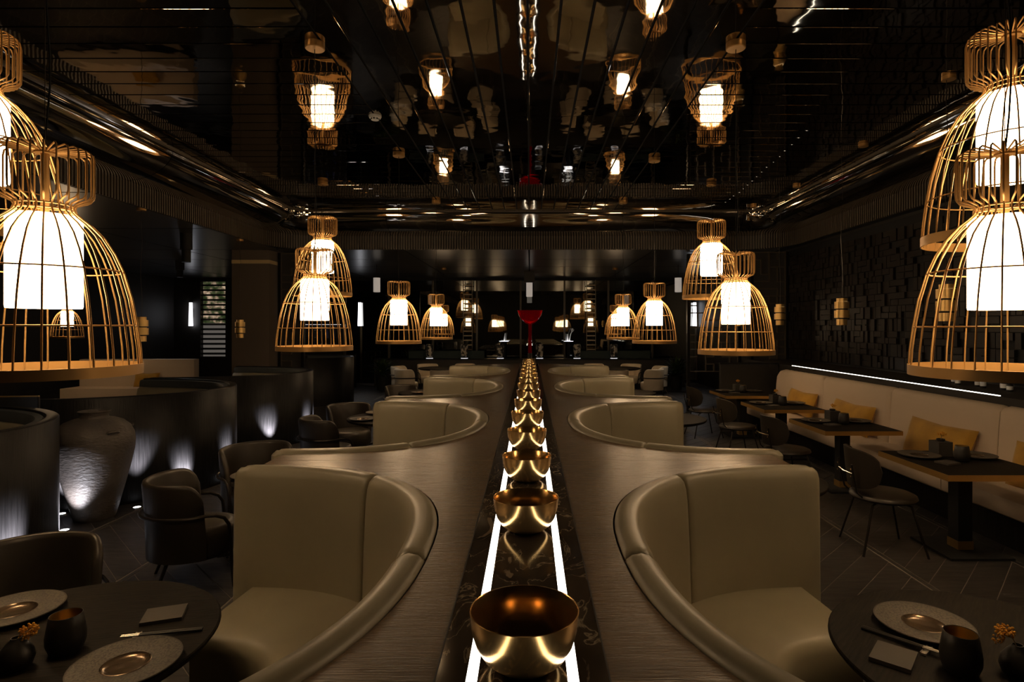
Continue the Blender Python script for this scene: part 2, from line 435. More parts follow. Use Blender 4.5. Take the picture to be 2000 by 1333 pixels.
# brass bowls
def bowls():
    R, H = .130, .132
    prof = [(0, .004)]
    outer = [(.05, 0), (.075, .008), (.098, .027), (.115, .055), (.125, .088), (.130, .132)]
    inner = [(.1275, .1325), (.1255, .130), (.121, .09), (.110, .057), (.093, .031), (.07, .014), (.04, .008), (0, .007)]
    prof = [(0, 0)] + outer + inner
    me = MB().lathe(prof, 48).mesh('brass_bowl', 'bowl', 60)
    ys = [1.40, 2.33, 3.09, 3.87, 4.68] + [4.68 + .79 * i for i in range(1, 11)]
    for i, y in enumerate(ys):
        o = link('brass_bowl', me, None, (rnd.uniform(-.004, .004), y, CT + .0046), (0, 0, rnd.uniform(0, 6)))
        nth = ('first second third fourth fifth sixth seventh eighth ninth tenth eleventh twelfth thirteenth fourteenth fifteenth').split()[i]
        tag(o, '%s polished brass bowl from the marble runner end farthest from the red goblet' % nth, 'bowl', 'brass bowls on the marble runner')
bowls()

# booth sofas
SEAT = .468
def sofa_meshes(s):
    N = 90; pth = sup_path(BA, BB, BN, N)
    nor = []
    for i in range(N + 1):
        t = (pth[min(N, i + 1)] - pth[max(0, i - 1)]).normalized(); nor.append(Vector((t.y, -t.x)) if True else t)
    # inward normals point to the booth centre
    nor = [n if n.dot(-p) > 0 else -n for n, p in zip(nor, pth)]
    prof = [(.006, .12), (.006, 1.082), (.009, 1.098), (.030, 1.113), (.062, 1.119), (.092, 1.112), (.114, 1.093), (.127, 1.058), (.137, .99), (.150, .75), (.160, SEAT - .02), (.160, .12)]
    j1 = min(range(N // 2, N), key=lambda i: abs(pth[i].x + .84)); cuts = [0, N - j1, 44, j1, N]
    parts = []
    for c in range(len(cuts) - 1):
        a, e = cuts[c], cuts[c + 1]; rows = []
        us = [a + .06 if c else a] + [a + .35] + list(range(a + 1, e)) + [e - .35] + [e - .06 if c < len(cuts) - 2 else e]
        for j, u in enumerate(us):
            i = min(int(u), N - 1); f = u - i
            p = pth[i].lerp(pth[i + 1], f); n = nor[i].lerp(nor[i + 1], f).normalized()
            sh = .012 if j in (0, len(us) - 1) else (.003 if j in (1, len(us) - 2) else 0)
            row = []
            for k, (uu, z) in enumerate(prof):
                if k > 1 and k < 11: uu2 = uu - sh * (1 if k > 4 else -.6); z2 = z - sh * (1 if 2 <= k <= 7 else 0)
                else: uu2, z2 = uu, z
                q = p + n * uu2; row.append((s * q.x, q.y, z2))
            rows.append(row)
        # rounded free ends
        if c in (0, len(cuts) - 2):
            base = rows[0] if c == 0 else rows[-1]
            ce = Vector((0, sum(p[1] for p in base) / len(base)))
            extra = []
            for st, zz, wv in ((.018, .006, .92), (.034, .022, .72), (.042, .05, .45)):
                extra.append([(q[0] + s * st, ce.y + (q[1] - ce.y) * wv, min(q[2], 1.119 - zz * 1.3)) for q in base])
            rows = (extra[::-1] + rows) if c == 0 else (rows + extra)
        parts.append(MB().grid(rows, caps=True).mesh('back_panel', 'leather', 55))
    # seat: ring between the back and a rounded front edge
    D = .56; zs = [(0, SEAT - .12), (0, SEAT), (D * .5, SEAT + .012), (D - .05, SEAT + .004), (D - .012, SEAT - .02), (D, SEAT - .06), (D, .13), (0, .13)]
    rows = []
    for i in range(2, N - 1, 2):
        p = pth[i]; n = nor[i]; p0 = p + n * .155
        c = Vector((.05, 0)); dv = (c - p0); L = dv.length
        dirn = n.lerp(dv / L, .25).normalized()
        row = []
        for (u, z) in zs: q = p0 + dirn * min(u, L * .75); row.append((s * q.x, q.y, z))
        rows.append(row)
    seat = MB().grid(rows, caps=True).mesh('seat_cushion', 'leather', 45)
    rows = []
    for i in range(2, N - 1, 2):
        p = pth[i] + nor[i] * .03; q = pth[i] + nor[i] * .55
        rows.append([(s * p.x, p.y, 0), (s * p.x, p.y, .13), (s * q.x, q.y, .13), (s * q.x, q.y, 0)])
    base = MB().grid(rows, caps=True).mesh('plinth', 'darkwood')
    return parts, seat, base
for s in (-1, 1):
    parts, seat, base = sofa_meshes(s)
    for k in range(4):
        t = thing('booth_sofa', 'olive leather booth sofa %s, %s' % (ORD[k], SIDE[s]), 'sofa', (s * BX, CY0 + k * PER, 0), 0, 'curved booth sofas along the divider')
        for p in parts: link('back_panel', p, t)
        link('seat_cushion', seat, t); link('plinth', base, t)

# ------------------------------------------------------------------ round tables
def round_table_mesh(R, z):
    top = MB().lathe([(0, z - .045), (R - .06, z - .045), (R - .012, z - .028), (R, z - .012), (R - .001, z - .004), (R - .006, z), (0, z)], 72).mesh('table_top', 'tablewood', 30)
    ped = MB().lathe([(.05, z - .045), (.11, z - .06), (.06, z - .10), (.05, z - .2), (.05, .12), (.07, .05)], 24).mesh('pedestal', 'blackmetal')
    bs = MB().lathe([(0, .05), (.07, .05), (.24, .026), (.27, .012), (.27, 0), (0, 0)], 40).mesh('base', 'blackmetal')
    return top, ped, bs
RT = round_table_mesh(.55, .75)
RT_BACK = round_table_mesh(.75, .75)
TPOS = {(-1, 0): (-1.72, 2.13), (1, 0): (1.665, 2.04), (-1, 1): (-1.72, 4.62), (1, 1): (1.70, 4.52), (-1, 2): (-1.76, 7.55), (1, 2): (1.70, 7.5), (-1, 3): (-1.76, 10.45), (1, 3): (1.70, 10.45)}
for (s, k), (x, y) in TPOS.items():
    t = thing('round_table', 'round dark oak table in the booth %s, %s' % (ORD[k], SIDE[s]), 'table', (x, y, 0), rnd.uniform(0, 3), 'round booth tables')
    link('table_top', RT[0], t); link('pedestal', RT[1], t); link('base', RT[2], t)
for s in (-1, 1):
    t = thing('round_table', 'large round dark table ringed by cream armchairs, %s' % SIDE[s], 'table', (s * 2.42, 16.8, 0), 0, 'large round tables at the far end')
    link('table_top', RT_BACK[0], t); link('pedestal', RT_BACK[1], t); link('base', RT_BACK[2], t)

# ------------------------------------------------------------------ armchairs
def armchair(seatmat, legmat, label, loc, rz, group):
    t = thing('armchair', label, 'chair', loc, rz, group)
    # seat cushion: rounded disc
    pr = [(0, .19), (.20, .19), (.258, .205), (.285, .24), (.285, .38), (.268, .415), (.22, .428), (0, .434)]
    b = MB(); b.lathe(pr, 40); b.v = [(x * 1.02 + .02, y * .98, z) for x, y, z in b.v]
    b.ob('seat', seatmat, t, 60)
    # barrel back shell
    rows = []; n = 46; amax = math.radians(104)
    for i in range(n + 1):
        a = -amax + 2 * amax * i / n; aa = abs(a)
        f = max(0, (aa - math.radians(66)) / (amax - math.radians(66)))
        top = .40 + .385 * (1 - min(1, f) ** 3.0) ** .36 if f < 1 else .40
        th = PI + a; thk = .046; Ro, Ri = .305, .305 - thk
        def pt(r, z): return (r * math.cos(th) * 1.0, r * math.sin(th), z)
        lean = lambda z: .03 * max(0, (z - .4)) / .4
        row = [(Ro + lean(zz) - dd, zz) for zz, dd in ((.22, .0), (.22 + (top - .22) * .55, 0), (top - .03, 0), (top - .008, .008))]
        row += [(Ro + lean(top) - thk / 2, top)]
        row += [(Ri + lean(zz) + dd, zz) for zz, dd in ((top - .008, .008), (top - .03, 0), (.22 + (top - .22) * .55, 0), (.22, 0))]
        rows.append([pt(r, z) for r, z in row])
    MB().grid(rows, caps=True).ob('backrest', seatmat, t, 60)
    # steel ring that runs into the arms and front legs
    z = .545; R = .342
    pts = []
    half = [(R * math.cos(a), R * math.sin(a), z) for a in [PI * 1.0 - PI * .5 * i / 12 for i in range(13)]]
    fr = [(.06, R, z + .006), (.13, R, z), (.185, R - .002, z - .025), (.215, R - .006, z - .075), (.225, R - .012, z - .16), (.232, R - .02, .22), (.25, R - .03, .0)]
    for sg in (1, -1):
        MB().tube([(x, sg * y, zz) for x, y, zz in half + fr], .0125, 8).ob('arm_frame', legmat, t)
    for sg in (1, -1):
        MB().tube([(-.17, sg * .17, .21), (-.25, sg * .245, 0)], [.015, .010], 8).ob('leg', legmat, t)
        MB().tube([(.235, sg * .325, .24), (.15, sg * .2, .20)], .011, 6).ob('seat_bracket', legmat, t)
    return t
dg = 'dark leather armchairs at the booth tables'
def face(x, y, tx, ty): return math.atan2(ty - y, tx - x)
A = [(-2.50, 2.92, -1.72, 2.13, 0, 'facing away from it'), (-2.53, 4.46, -1.72, 4.95, 1, 'facing it'), (-2.53, 5.52, -1.72, 4.75, 1, 'facing away from it'),
     (-2.52, 7.35, -1.74, 7.9, 2, 'facing it'), (-2.58, 8.5, -1.74, 7.6, 2, 'facing away from it'), (-2.42, 11.25, -1.76, 10.45, 3, 'facing away from it')]
proto = None
for x, y, tx, ty, k, how in A:
    lab = 'dark armchair at booth table %s, %s' % (ORD[k], how)
    if proto is None: proto = armchair('brownleather', 'blackmetal', lab, (x, y, 0), face(x, y, tx, ty), dg)
    else: copy_tree(proto, (x, y, 0), face(x, y, tx, ty), lab, dg)
cproto = None
for s in (-1, 1):
    for i in range(7):
        a = PI / 2 + s * (2 * PI * i / 7 + .35); x = s * 2.42 + 1.25 * math.cos(a); y = 16.8 + 1.25 * math.sin(a)
        lab = 'cream leather armchair around the large round table, %s' % SIDE[s]
        if cproto is None: cproto = armchair('cream', 'blackmetal', lab, (x, y, 0), a + PI, 'cream armchairs, jar side')
        else: copy_tree(cproto, (x, y, 0), a + PI, lab, 'cream armchairs, jar side' if s < 0 else 'cream armchairs, pillow side')

# ------------------------------------------------------------------ birdcage pendants
CAGE = [(.2345, .0), (.2305, .07), (.222, .14), (.209, .22), (.188, .30), (.167, .352), (.140, .400), (.112, .432), (.088, .452), (.074, .466), (.0695, .480), (.074, .492), (.090, .500), (.106, .506), (.1145, .518), (.1155, .54), (.1155, .59), (.1155, .628), (.112, .643), (.100, .650), (.06, .646), (.018, .640)]
def cage_meshes(K, wr, nw):
    b = MB()
    for k in range(nw):
        a = 2 * PI * (k + .5) / nw; c, s = math.cos(a), math.sin(a)
        b.tube([(r * K * c, r * K * s, z * K) for r, z in CAGE], wr, 6)
    wires = b.mesh('cage_wires', 'gold')
    b = MB()
    for r, z in ((.222, .14), (.188, .30), (.0695, .472), (.0695, .486)):
        b.tube([((r - .003) * K * math.cos(2 * PI * i / 48), (r - .003) * K * math.sin(2 * PI * i / 48), z * K) for i in range(48)], wr * .9, 6, closed=True)
    rings = b.mesh('cage_rings', 'gold')
    r = .236 * K
    rim = MB().lathe([(r + .002, -.004 * K), (r + .002, .026 * K), (r - .004, .026 * K), (r - .004, -.004 * K)], 64, closed=True).mesh('rim_band', 'gold', 30)
    shade = MB().lathe([(.087 * K, .19 * K), (.0885 * K, .196 * K), (.0885 * K, .448 * K), (.084 * K, .4545 * K), (0, .4545 * K)], 40).lathe([(.086 * K, .19 * K), (.086 * K, .44 * K)], 40).mesh('lamp_shade', 'shade', 50)
    hub = MB().lathe([(.0, .634 * K), (.026 * K, .634 * K), (.026 * K, .644 * K), (.01 * K, .652 * K), (0, .652 * K)], 20).mesh('hub', 'gold')
    stem = MB().tube([(0, 0, .455 * K), (0, 0, .636 * K)], .0105 * K, 12).mesh('stem', 'gold')
    return wires, rings, rim, shade, hub, stem
CM = {1: cage_meshes(1.3, .0034, 26), 2: cage_meshes(1.976, .0045, 32)}
canopy = MB().lathe([(0, 0), (.078, 0), (.08, -.004), (.08, -.05), (.074, -.056), (0, -.056)], 32).mesh('canopy', 'gold', 40)
def cage_lamp(x, y, z, kind, zc, label, group):
    t = thing('birdcage_pendant', label, 'lamp', (x, y, z), rnd.uniform(0, 6), group)
    K = 1.3 if kind == 1 else 1.976
    for n, m in zip(('cage_wires', 'cage_rings', 'rim_band', 'lamp_shade', 'hub', 'stem'), CM[kind]): link(n, m, t)
    top = .652 * K; L = zc - .05 - z
    MB().tube([(.0, 0, top), (0, 0, L)], .0016, 5).ob('suspension_wire', 'blackmetal', t)
    MB().tube([(.004 * math.sin(i * .9) + (.02 * math.sin(PI * i / 6) if i < 6 else 0), .003 * math.cos(i * 1.3), top + (L - top) * i / 14) for i in range(15)], .0035, 5).ob('cord', 'black', t)
    link('canopy', canopy, t, (0, 0, zc - z))
    return t
gs = 'small birdcage pendants over the booth tables'
for s, lst in ((-1, [(-1.795, 2.2, 1.725), (-1.787, 4.94, 1.712), (-1.775, 8.05, 1.684), (-1.748, 11.09, 1.68)]), (1, [(1.792, 2.2, 1.72), (1.744, 4.94, 1.68), (1.771, 8.3, 1.68), (1.772, 11.09, 1.68)])):
    for k, (x, y, z) in enumerate(lst):
        cage_lamp(x, y, z, 1, CEIL, 'small gold birdcage pendant over booth table %s, %s' % (ORD[k], SIDE[s]), gs)
    cage_lamp(s * 2.45, 16.8, 1.69, 1, LOWC, 'small gold birdcage pendant over the cream armchairs, %s' % SIDE[s], 'birdcage pendants over cream armchairs')
gb = 'large birdcage pendants'
cage_lamp(-3.40, 3.61, 2.43, 2, CEIL, 'large gold birdcage pendant hung high over the aisle beside the clay jar', 'large birdcage pendants')
cage_lamp(2.97, 3.61, 2.43, 2, CEIL, 'large gold birdcage pendant hung high beside the banquette, farther from the red goblet', gb)
cage_lamp(-3.38, 9.65, 2.42, 2, CEIL, 'large gold birdcage pendant hung high near the square column with brass band', gb)
cage_lamp(3.01, 9.71, 2.38, 2, CEIL, 'large gold birdcage pendant hung high near the ruffled end of the banquette', gb)
cage_lamp(-10.2, 13.0, 1.67, 1, LOWC, 'small gold birdcage pendant hanging alone beyond the curved booths', gs)

# ------------------------------------------------------------------ brass two-tier pendants
def tier_meshes():
    n, wd = .064, .088
    body = MB().lathe([(0, .35), (n, .35), (n, .305), (wd, .305), (wd, .215), (n + .004, .215), (n + .004, .19), (wd + .002, .19), (wd + .002, .095), (n, .095), (n, .0), (n - .004, .0), (n - .004, .3), (0, .3)], 32).mesh('brass_tiers', 'brass', 30)
    glow = MB().lathe([(n + .012, .3062), (n + .003, .3062)], 32).mesh('glow_ring', 'warmglow')
    shade_ring = MB().lathe([(n + .0045, .2), (n + .0055, .2), (n + .0055, .2145), (n + .0045, .2145)], 32, closed=True).mesh('painted_shadow_ring', 'black')  # black rings imitate the shadow below each wide tier
    shade_ring2 = MB().lathe([(n + .0005, .078), (n + .0015, .078), (n + .0015, .0945), (n + .0005, .0945)], 32, closed=True).mesh('painted_shadow_ring', 'black')
    return body, glow, shade_ring, shade_ring2
TM = tier_meshes()
scan = MB().lathe([(0, 0), (.06, 0), (.06, -.035), (0, -.035)], 24).mesh('canopy', 'gold', 30)
def tier_lamp(x, y, z, zc, cx, label, group):
    t = thing('tiered_pendant', label, 'lamp', (x, y, z), 0, group)
    link('brass_tiers', TM[0], t); link('glow_ring', TM[1], t); link('painted_shadow_ring', TM[2], t); link('painted_shadow_ring', TM[3], t)
    H = zc - z; dx = cx - x
    pts = [(.0, 0, .35)] + [(.012 * math.sin(i * 1.1), 0, .35 + (H - .40) * i / 10) for i in range(1, 10)] + [(.0, 0, H - .03), (dx * .1, 0, H - .012), (dx * .5, 0, H - .03), (dx, 0, H - .03)]
    MB().tube(pts, .0035, 5).ob('cord', 'blackmetal', t)
    link('canopy', scan, t, (dx, 0, H))
for i, (x, y, z) in enumerate([(3.98, 5.60, 1.96), (4.08, 7.67, 1.93), (4.22, 9.9, 1.94), (4.12, 11.55, 1.93)]):
    tier_lamp(x, y, z, CEIL, x + .28 if i else x + .02, 'brass two tier cylinder pendant over the banquette table %s' % ORD[i], 'brass pendants over the banquette tables')
tier_lamp(-5.52, 8.39, 1.70, LOWC, -5.52, 'brass two tier cylinder pendant above the curved booth beside the clay jar', 'brass pendants above the curved booths')
tier_lamp(-5.58, 11.37, 1.70, LOWC, -5.58, 'brass two tier cylinder pendant in front of the square column', 'brass pendants above the curved booths')
# smoke detector
t = thing('smoke_detector', 'round white smoke detector on the black plank ceiling', 'detector', (-1.73, 6.64, CEIL))
MB().lathe([(0, 0), (.07, 0), (.072, -.012), (.062, -.03), (.045, -.034)], 28).ob('body', 'smoke', t)
MB().lathe([(.045, -.03), (.042, -.05), (.0, -.054)], 24).ob('sensor_cap', 'smoke', t)
for k in range(8):
    a = k * PI / 4; MB().box(-.008, .008, -.003, .003, -.048, -.034, Matrix.Rotation(a, 4, 'Z') @ Matrix.Translation((0, .046, 0))).ob('vent_slot', 'black', t)

# ------------------------------------------------------------------ curved booths on the jar side
def curved_booth(cy, b, label, cx=-5.6, a=1.87):
    n = 2.0; H = 1.157
    t = thing('curved_booth', label, 'booth', (cx, cy, 0), 0, 'curved dark booths beside the aisle')
    N = 60; pth = [Vector((-p.x, p.y)) for p in sup_path(a, b, n, N)]
    nor = []
    for i in range(N + 1):
        tt = (pth[min(N, i + 1)] - pth[max(0, i - 1)]).normalized(); q = Vector((tt.y, -tt.x)); nor.append(q if q.dot(-pth[i]) > 0 else -q)
    def sweep(prof): return [[((p + m * u).x, (p + m * u).y, z) for u, z in prof] for p, m in zip(pth, nor)]
    MB().grid(sweep([(0, 0), (0, H - .008), (.008, H), (.085, H), (.09, H - .008), (.09, 0)]), caps=True).ob('wood_shell', 'darkwood', t, 50)
    MB().grid(sweep([(.092, 1.045), (.092, H - .035), (.11, H - .012), (.16, H - .02), (.175, H - .05), (.178, 1.06), (.178, 1.045)]), caps=True).ob('dark_top_band', 'greyleather', t, 50)
    MB().grid(sweep([(.092, .46), (.092, 1.035), (.178, 1.04), (.215, 1.02), (.235, .95), (.24, .46)]), caps=True).ob('back_cushion', 'leather', t, 50)
    MB().grid(sweep([(.092, .15), (.092, .455), (.6, .465), (.64, .44), (.645, .15)]), caps=True).ob('seat', 'leather', t, 50)
    return t
curved_booth(4.33, 1.35, 'curved black oak booth on the near side of the clay jar, brown topped end')
curved_booth(7.30, 1.35, 'curved black oak booth washed by floor uplights behind the clay jar')
curved_booth(10.02, 1.33, 'curved black oak booth in front of the square column')
curved_booth(15.0, 1.1, 'curved black oak booth just beyond the square column', -6.0, 1.5)
# glass screen with brass cap between two booths
t = thing('glass_screen', 'low smoked screen with thin brass cap behind the clay jar', 'screen', (-5.24, 5.82, 0), math.atan2(.08, .72))
MB().box(-.37, .37, -.006, .006, 0, 1.21).ob('panel', 'black', t); MB().box(-.375, .375, -.008, .008, 1.21, 1.222).ob('brass_cap', 'brass', t)
MB().box(.365, .377, -.009, .009, 0, 1.21).ob('end_post', 'blackmetal', t)
# clay jar
def jar():
    t = thing('clay_jar', 'huge rough dark clay jar standing between two curved booths', 'jar', (-4.33, 5.88, 0), .6)
    pr = [(0, 0), (.17, 0), (.18, .02), (.205, .12), (.25, .30), (.30, .50), (.335, .66), (.347, .76), (.338, .84), (.305, .91), (.25, .96), (.18, .99), (.125, 1.0), (.118, 1.02), (.125, 1.05), (.14, 1.065), (.135, 1.07), (.115, 1.065), (.105, 1.04), (.105, .98), (.2, .93), (.28, .80), (.25, .5), (.0, .3)]
    b = MB(); b.lathe(pr, 64); r = random.Random(2)
    b.v = [(x * (1 + .012 * math.sin(3 * math.atan2(y, x) + z * 5)), y * (1 + .012 * math.sin(2 * math.atan2(y, x) + z * 7)), z) for x, y, z in b.v]
    b.ob('body', 'clay', t, 60)
    for k in range(4):
        a = k * PI / 2 + .5; p = [(.30 + .0 * i, 0, 0) for i in range(2)]
        pts = [Vector((.322 + .035 * math.sin(PI * i / 6), -.05 + .1 * i / 6, .875 + .012 * math.sin(PI * i / 6))) for i in range(7)]
        MB().tube([Matrix.Rotation(a, 4, 'Z') @ q for q in pts], .013, 7).ob('lug', 'clay', t)
jar()
# floor uplights
upbody = MB().lathe([(.035, .001), (.05, .001), (.05, .008), (.035, .008)], 24, closed=True).mesh('bezel', 'steel')
uplens = MB().lathe([(0, .006), (.035, .006)], 24).mesh('lens', 'uplens')
def uplight(x, y, aim, label, wts=UP_W, ang=40):
    t = thing('floor_uplight', label, 'light', (x, y, 0), 0, 'recessed floor uplights along the curved booths')
    link('bezel', upbody, t); link('lens', uplens, t)
    ld = bpy.data.lights.new('uplight_beam', 'SPOT'); ld.energy = wts; ld.color = (.90, .90, 1.0); ld.spot_size = math.radians(ang); ld.spot_blend = 1.0; ld.shadow_soft_size = .03
    lo = bpy.data.objects.new('uplight_beam', ld); COL.objects.link(lo); lo.parent = t; lo.location = (0, 0, .03)
    d = Vector((aim[0] - x, aim[1] - y, aim[2])); lo.rotation_euler = d.to_track_quat('-Z', 'Y').to_euler()
uplight(-4.33, 5.50, (-4.34, 5.68, .62), 'small recessed floor uplight shining on the front of the clay jar', 42, 75)
uplight(-4.74, 5.98, (-4.80, 6.1, .5), 'small recessed floor uplight behind the clay jar')
uplight(-4.12, 6.2, (-4.2, 6.33, .5), 'small recessed floor uplight beside the clay jar, goblet side')
BL = 'small recessed floor uplight washing the curved booth wall'
for x, y, ax, ay in ((-3.86, 5.02, -3.98, 4.95), (-3.60, 4.25, -3.75, 4.25), (-3.84, 6.66, -3.97, 6.72), (-3.60, 7.28, -3.74, 7.28), (-3.96, 9.18, -4.08, 9.24), (-3.62, 9.84, -3.75, 9.9), (-3.70, 10.32, -3.80, 10.3)):
    uplight(x + (x - ax) * .3, y + (y - ay) * .3, (ax, ay, .33), BL)

# ------------------------------------------------------------------ banquette side
def banquette():
    X0, X1, XB = 4.03, 4.58, 4.74
    ys = [2.3, 4.03, 5.75, 7.47, 9.18, 10.9]; ZT = 1.125
    t = thing('banquette', 'long beige upholstered banquette with yellow pillows along the tiled wall', 'bench', (4.4, 6.6, 0))
    def L(x, y, z): return (x - 4.4, y - 6.6, z)
    for i in range(5):
        y0, y1 = ys[i] + .006, ys[i + 1] - .006; rows = []
        n = 40; last = i == 4
        for j in range(n + 1):
            f = j / n; y = y0 + (y1 - y0) * f; e = min(f, 1 - f) * (y1 - y0); r = .03
            sh = max(0, 1 - e / r) ** 2 * .03
            rf = (.012 * math.sin(f * 60) * max(0, f - .25)) if last else 0
            endr = 0
            if last: dd = (y1 - y); endr = max(0, 1 - dd / .16) ** 2 * .14
            prof = [(XB, .40), (XB, ZT - .03 - endr), (XB - .02, ZT - sh - endr), (XB - .06, ZT + .012 - sh - endr + rf * .5), (X1 + .03 + sh, ZT - .005 - sh - endr + rf), (X1 + sh - rf, ZT - .05 - endr), (X1 - .015 + sh - rf, .9 - endr * .5), (X1 - .045 + sh, .40)]
            rows.append([L(x, y, z) for x, z in prof])
        MB().grid(rows, caps=True).ob('back_panel', 'beigefab', t, 50)
        rows = []
        for j in range(13):
            f = j / 12; y = y0 + (y1 - y0) * f; e = min(f, 1 - f) * (y1 - y0); sh = max(0, 1 - e / .04) ** 2 * .02
            rows.append([L(x, y, z) for x, z in ((X1 + .1, .30), (X1 + .1, .455 - sh), (X0 + .06, .462 - sh), (X0 + .012, .448 - sh), (X0, .42), (X0, .32), (X0 + .02, .30))])
        MB().grid(rows, caps=True).ob('seat_cushion', 'beigefab', t, 50)
    MB().box(*[v for p in ((4.15 - 4.4, XB - 4.4), (2.3 - 6.6, 10.9 - 6.6), (0, .30)) for v in p]).ob('plinth', 'darkwood', t)
banquette()
# ledge behind the banquette with a light line
t = thing('wall_ledge', 'black ledge with a thin white light line above the banquette', 'ledge', (5.25, 7.0, 0))
MB().box(4.76 - 5.25, 5.735 - 5.25, 2.3 - 7, 12.9 - 7, 0, 1.2).ob('ledge_body', 'wall', t)
MB().box(4.80 - 5.25, 4.814 - 5.25, 6.0 - 7, 10.75 - 7, 1.2, 1.207).ob('light_line', 'led', t)
for i, y in enumerate((6.42, 6.58, 6.66, 6.80, 6.96, 7.04, 7.2, 7.35)):
    x = 5.25 + .06 * (i % 3)
    t = thing('small_bottle', 'small dark bottle with white label standing on the black wall ledge', 'bottle', (x, y, 1.2), 0, 'small bottles on the wall ledge')
    hh = .10 + .02 * (i % 2)
    MB().lathe([(0, 0), (.028, 0), (.03, .004), (.03, hh * .7), (.012, hh * .85), (.012, hh), (0, hh)], 16).ob('body', 'blackceramic', t)
    MB().lathe([(.0306, hh * .2), (.0306, hh * .6)], 16).ob('label', 'label', t)
# end partition and lattice screens
t = thing('end_partition', 'low dark panel closing the ruffled end of the banquette', 'partition', (4.2, 11.25, 0))
MB().box(-.55, .54, -.05, .05, 0, 1.2).ob('panel', 'wall', t); MB().box(-.57, .55, -.065, .065, 1.2, 1.225).ob('cap', 'darkwood', t)
def lattice(loc, W, Z0, Z1, label, seed, backing=True, cell=.16):
    t = thing('lattice_screen', label, 'screen', loc); b = MB(); r = random.Random(seed); th = .012
    nx = max(2, int(W / cell)); nz = max(2, int((Z1 - Z0) / cell)); dx = W / nx; dz = (Z1 - Z0) / nz
    for i in range(nx + 1):
        for k in range(nz):
            if i in (0, nx) or r.random() < .62: x = -W / 2 + i * dx; b.box(x - th, x + th, -.02, .02, Z0 + k * dz, Z0 + (k + 1) * dz)
    for k in range(nz + 1):
        for i in range(nx):
            if k in (0, nz) or r.random() < .62: z = Z0 + k * dz; b.box(-W / 2 + i * dx, -W / 2 + (i + 1) * dx, -.018, .018, z - th, z + th)
    b.ob('lattice_bars', 'slat', t)
    if backing: MB().box(-W / 2, W / 2, .03, .05, Z0, Z1).ob('backing', 'lowceil', t)
    for sx in (-1, 1): MB().box(sx * (W / 2 + .03) - .03, sx * (W / 2 + .03) + .03, -.04, .06, 0, Z1 + .01).ob('post', 'darkwood', t)
lattice((5.3, 13.0, 0), .72, .02, 3.56, 'tall dark lattice screen at the end of the tiled wall', 4)
lattice((4.2, 13.4, 0), 1.1, .9, 3.56, 'open dark lattice screen beside the tall lattice at the tiled wall', 5, False)
lattice((-5.33, 13.2, 0), .46, .02, 3.56, 'narrow dark lattice screen beside the square column', 6)
lattice((-6.6, 18.6, 0), 2.1, .55, 1.02, 'low dark lattice rail below the bottle shelf', 8, False, .13)

# banquette tables
def btable_meshes():
    w2, d2, z = .43, .46, .75
    top = MB().box(-w2 + .006, w2 - .006, -d2 + .006, d2 - .006, z - .05, z).mesh('table_top', 'tablewood')
    band = MB().box(-w2, w2, -d2, -d2 + .006, z - .05, z - .002).box(-w2, w2, d2 - .006, d2, z - .05, z - .002).box(-w2, -w2 + .006, -d2 + .006, d2 - .006, z - .05, z - .002).box(w2 - .006, w2, -d2 + .006, d2 - .006, z - .05, z - .002).mesh('edge_band', 'goldband')
    leg = MB().box(-.06, .06, -.06, .06, .02, z - .05).mesh('pedestal', 'black')
    shoe = MB().box(-.066, .066, -.066, .066, .02, .09).mesh('brass_shoe', 'brass')
    base = MB().box(-.26, .26, -.26, .26, 0, .02).mesh('base_plate', 'black')
    return top, band, leg, shoe, base
M['goldband'] = mat('antique_brass_band', (.46, .27, .08), .42, .7)
BTM = btable_meshes()
BT = [(3.70, 5.04), (3.72, 6.98), (3.72, 8.68), (3.74, 10.35)]
for i, (x, y) in enumerate(BT):
    t = thing('banquette_table', 'square dark table with brass edge at the banquette, %s' % ORD[i], 'table', (x, y, 0), 0, 'square banquette tables')
    for n, m in zip(('table_top', 'edge_band', 'pedestal', 'brass_shoe', 'base_plate'), BTM): link(n, m, t)

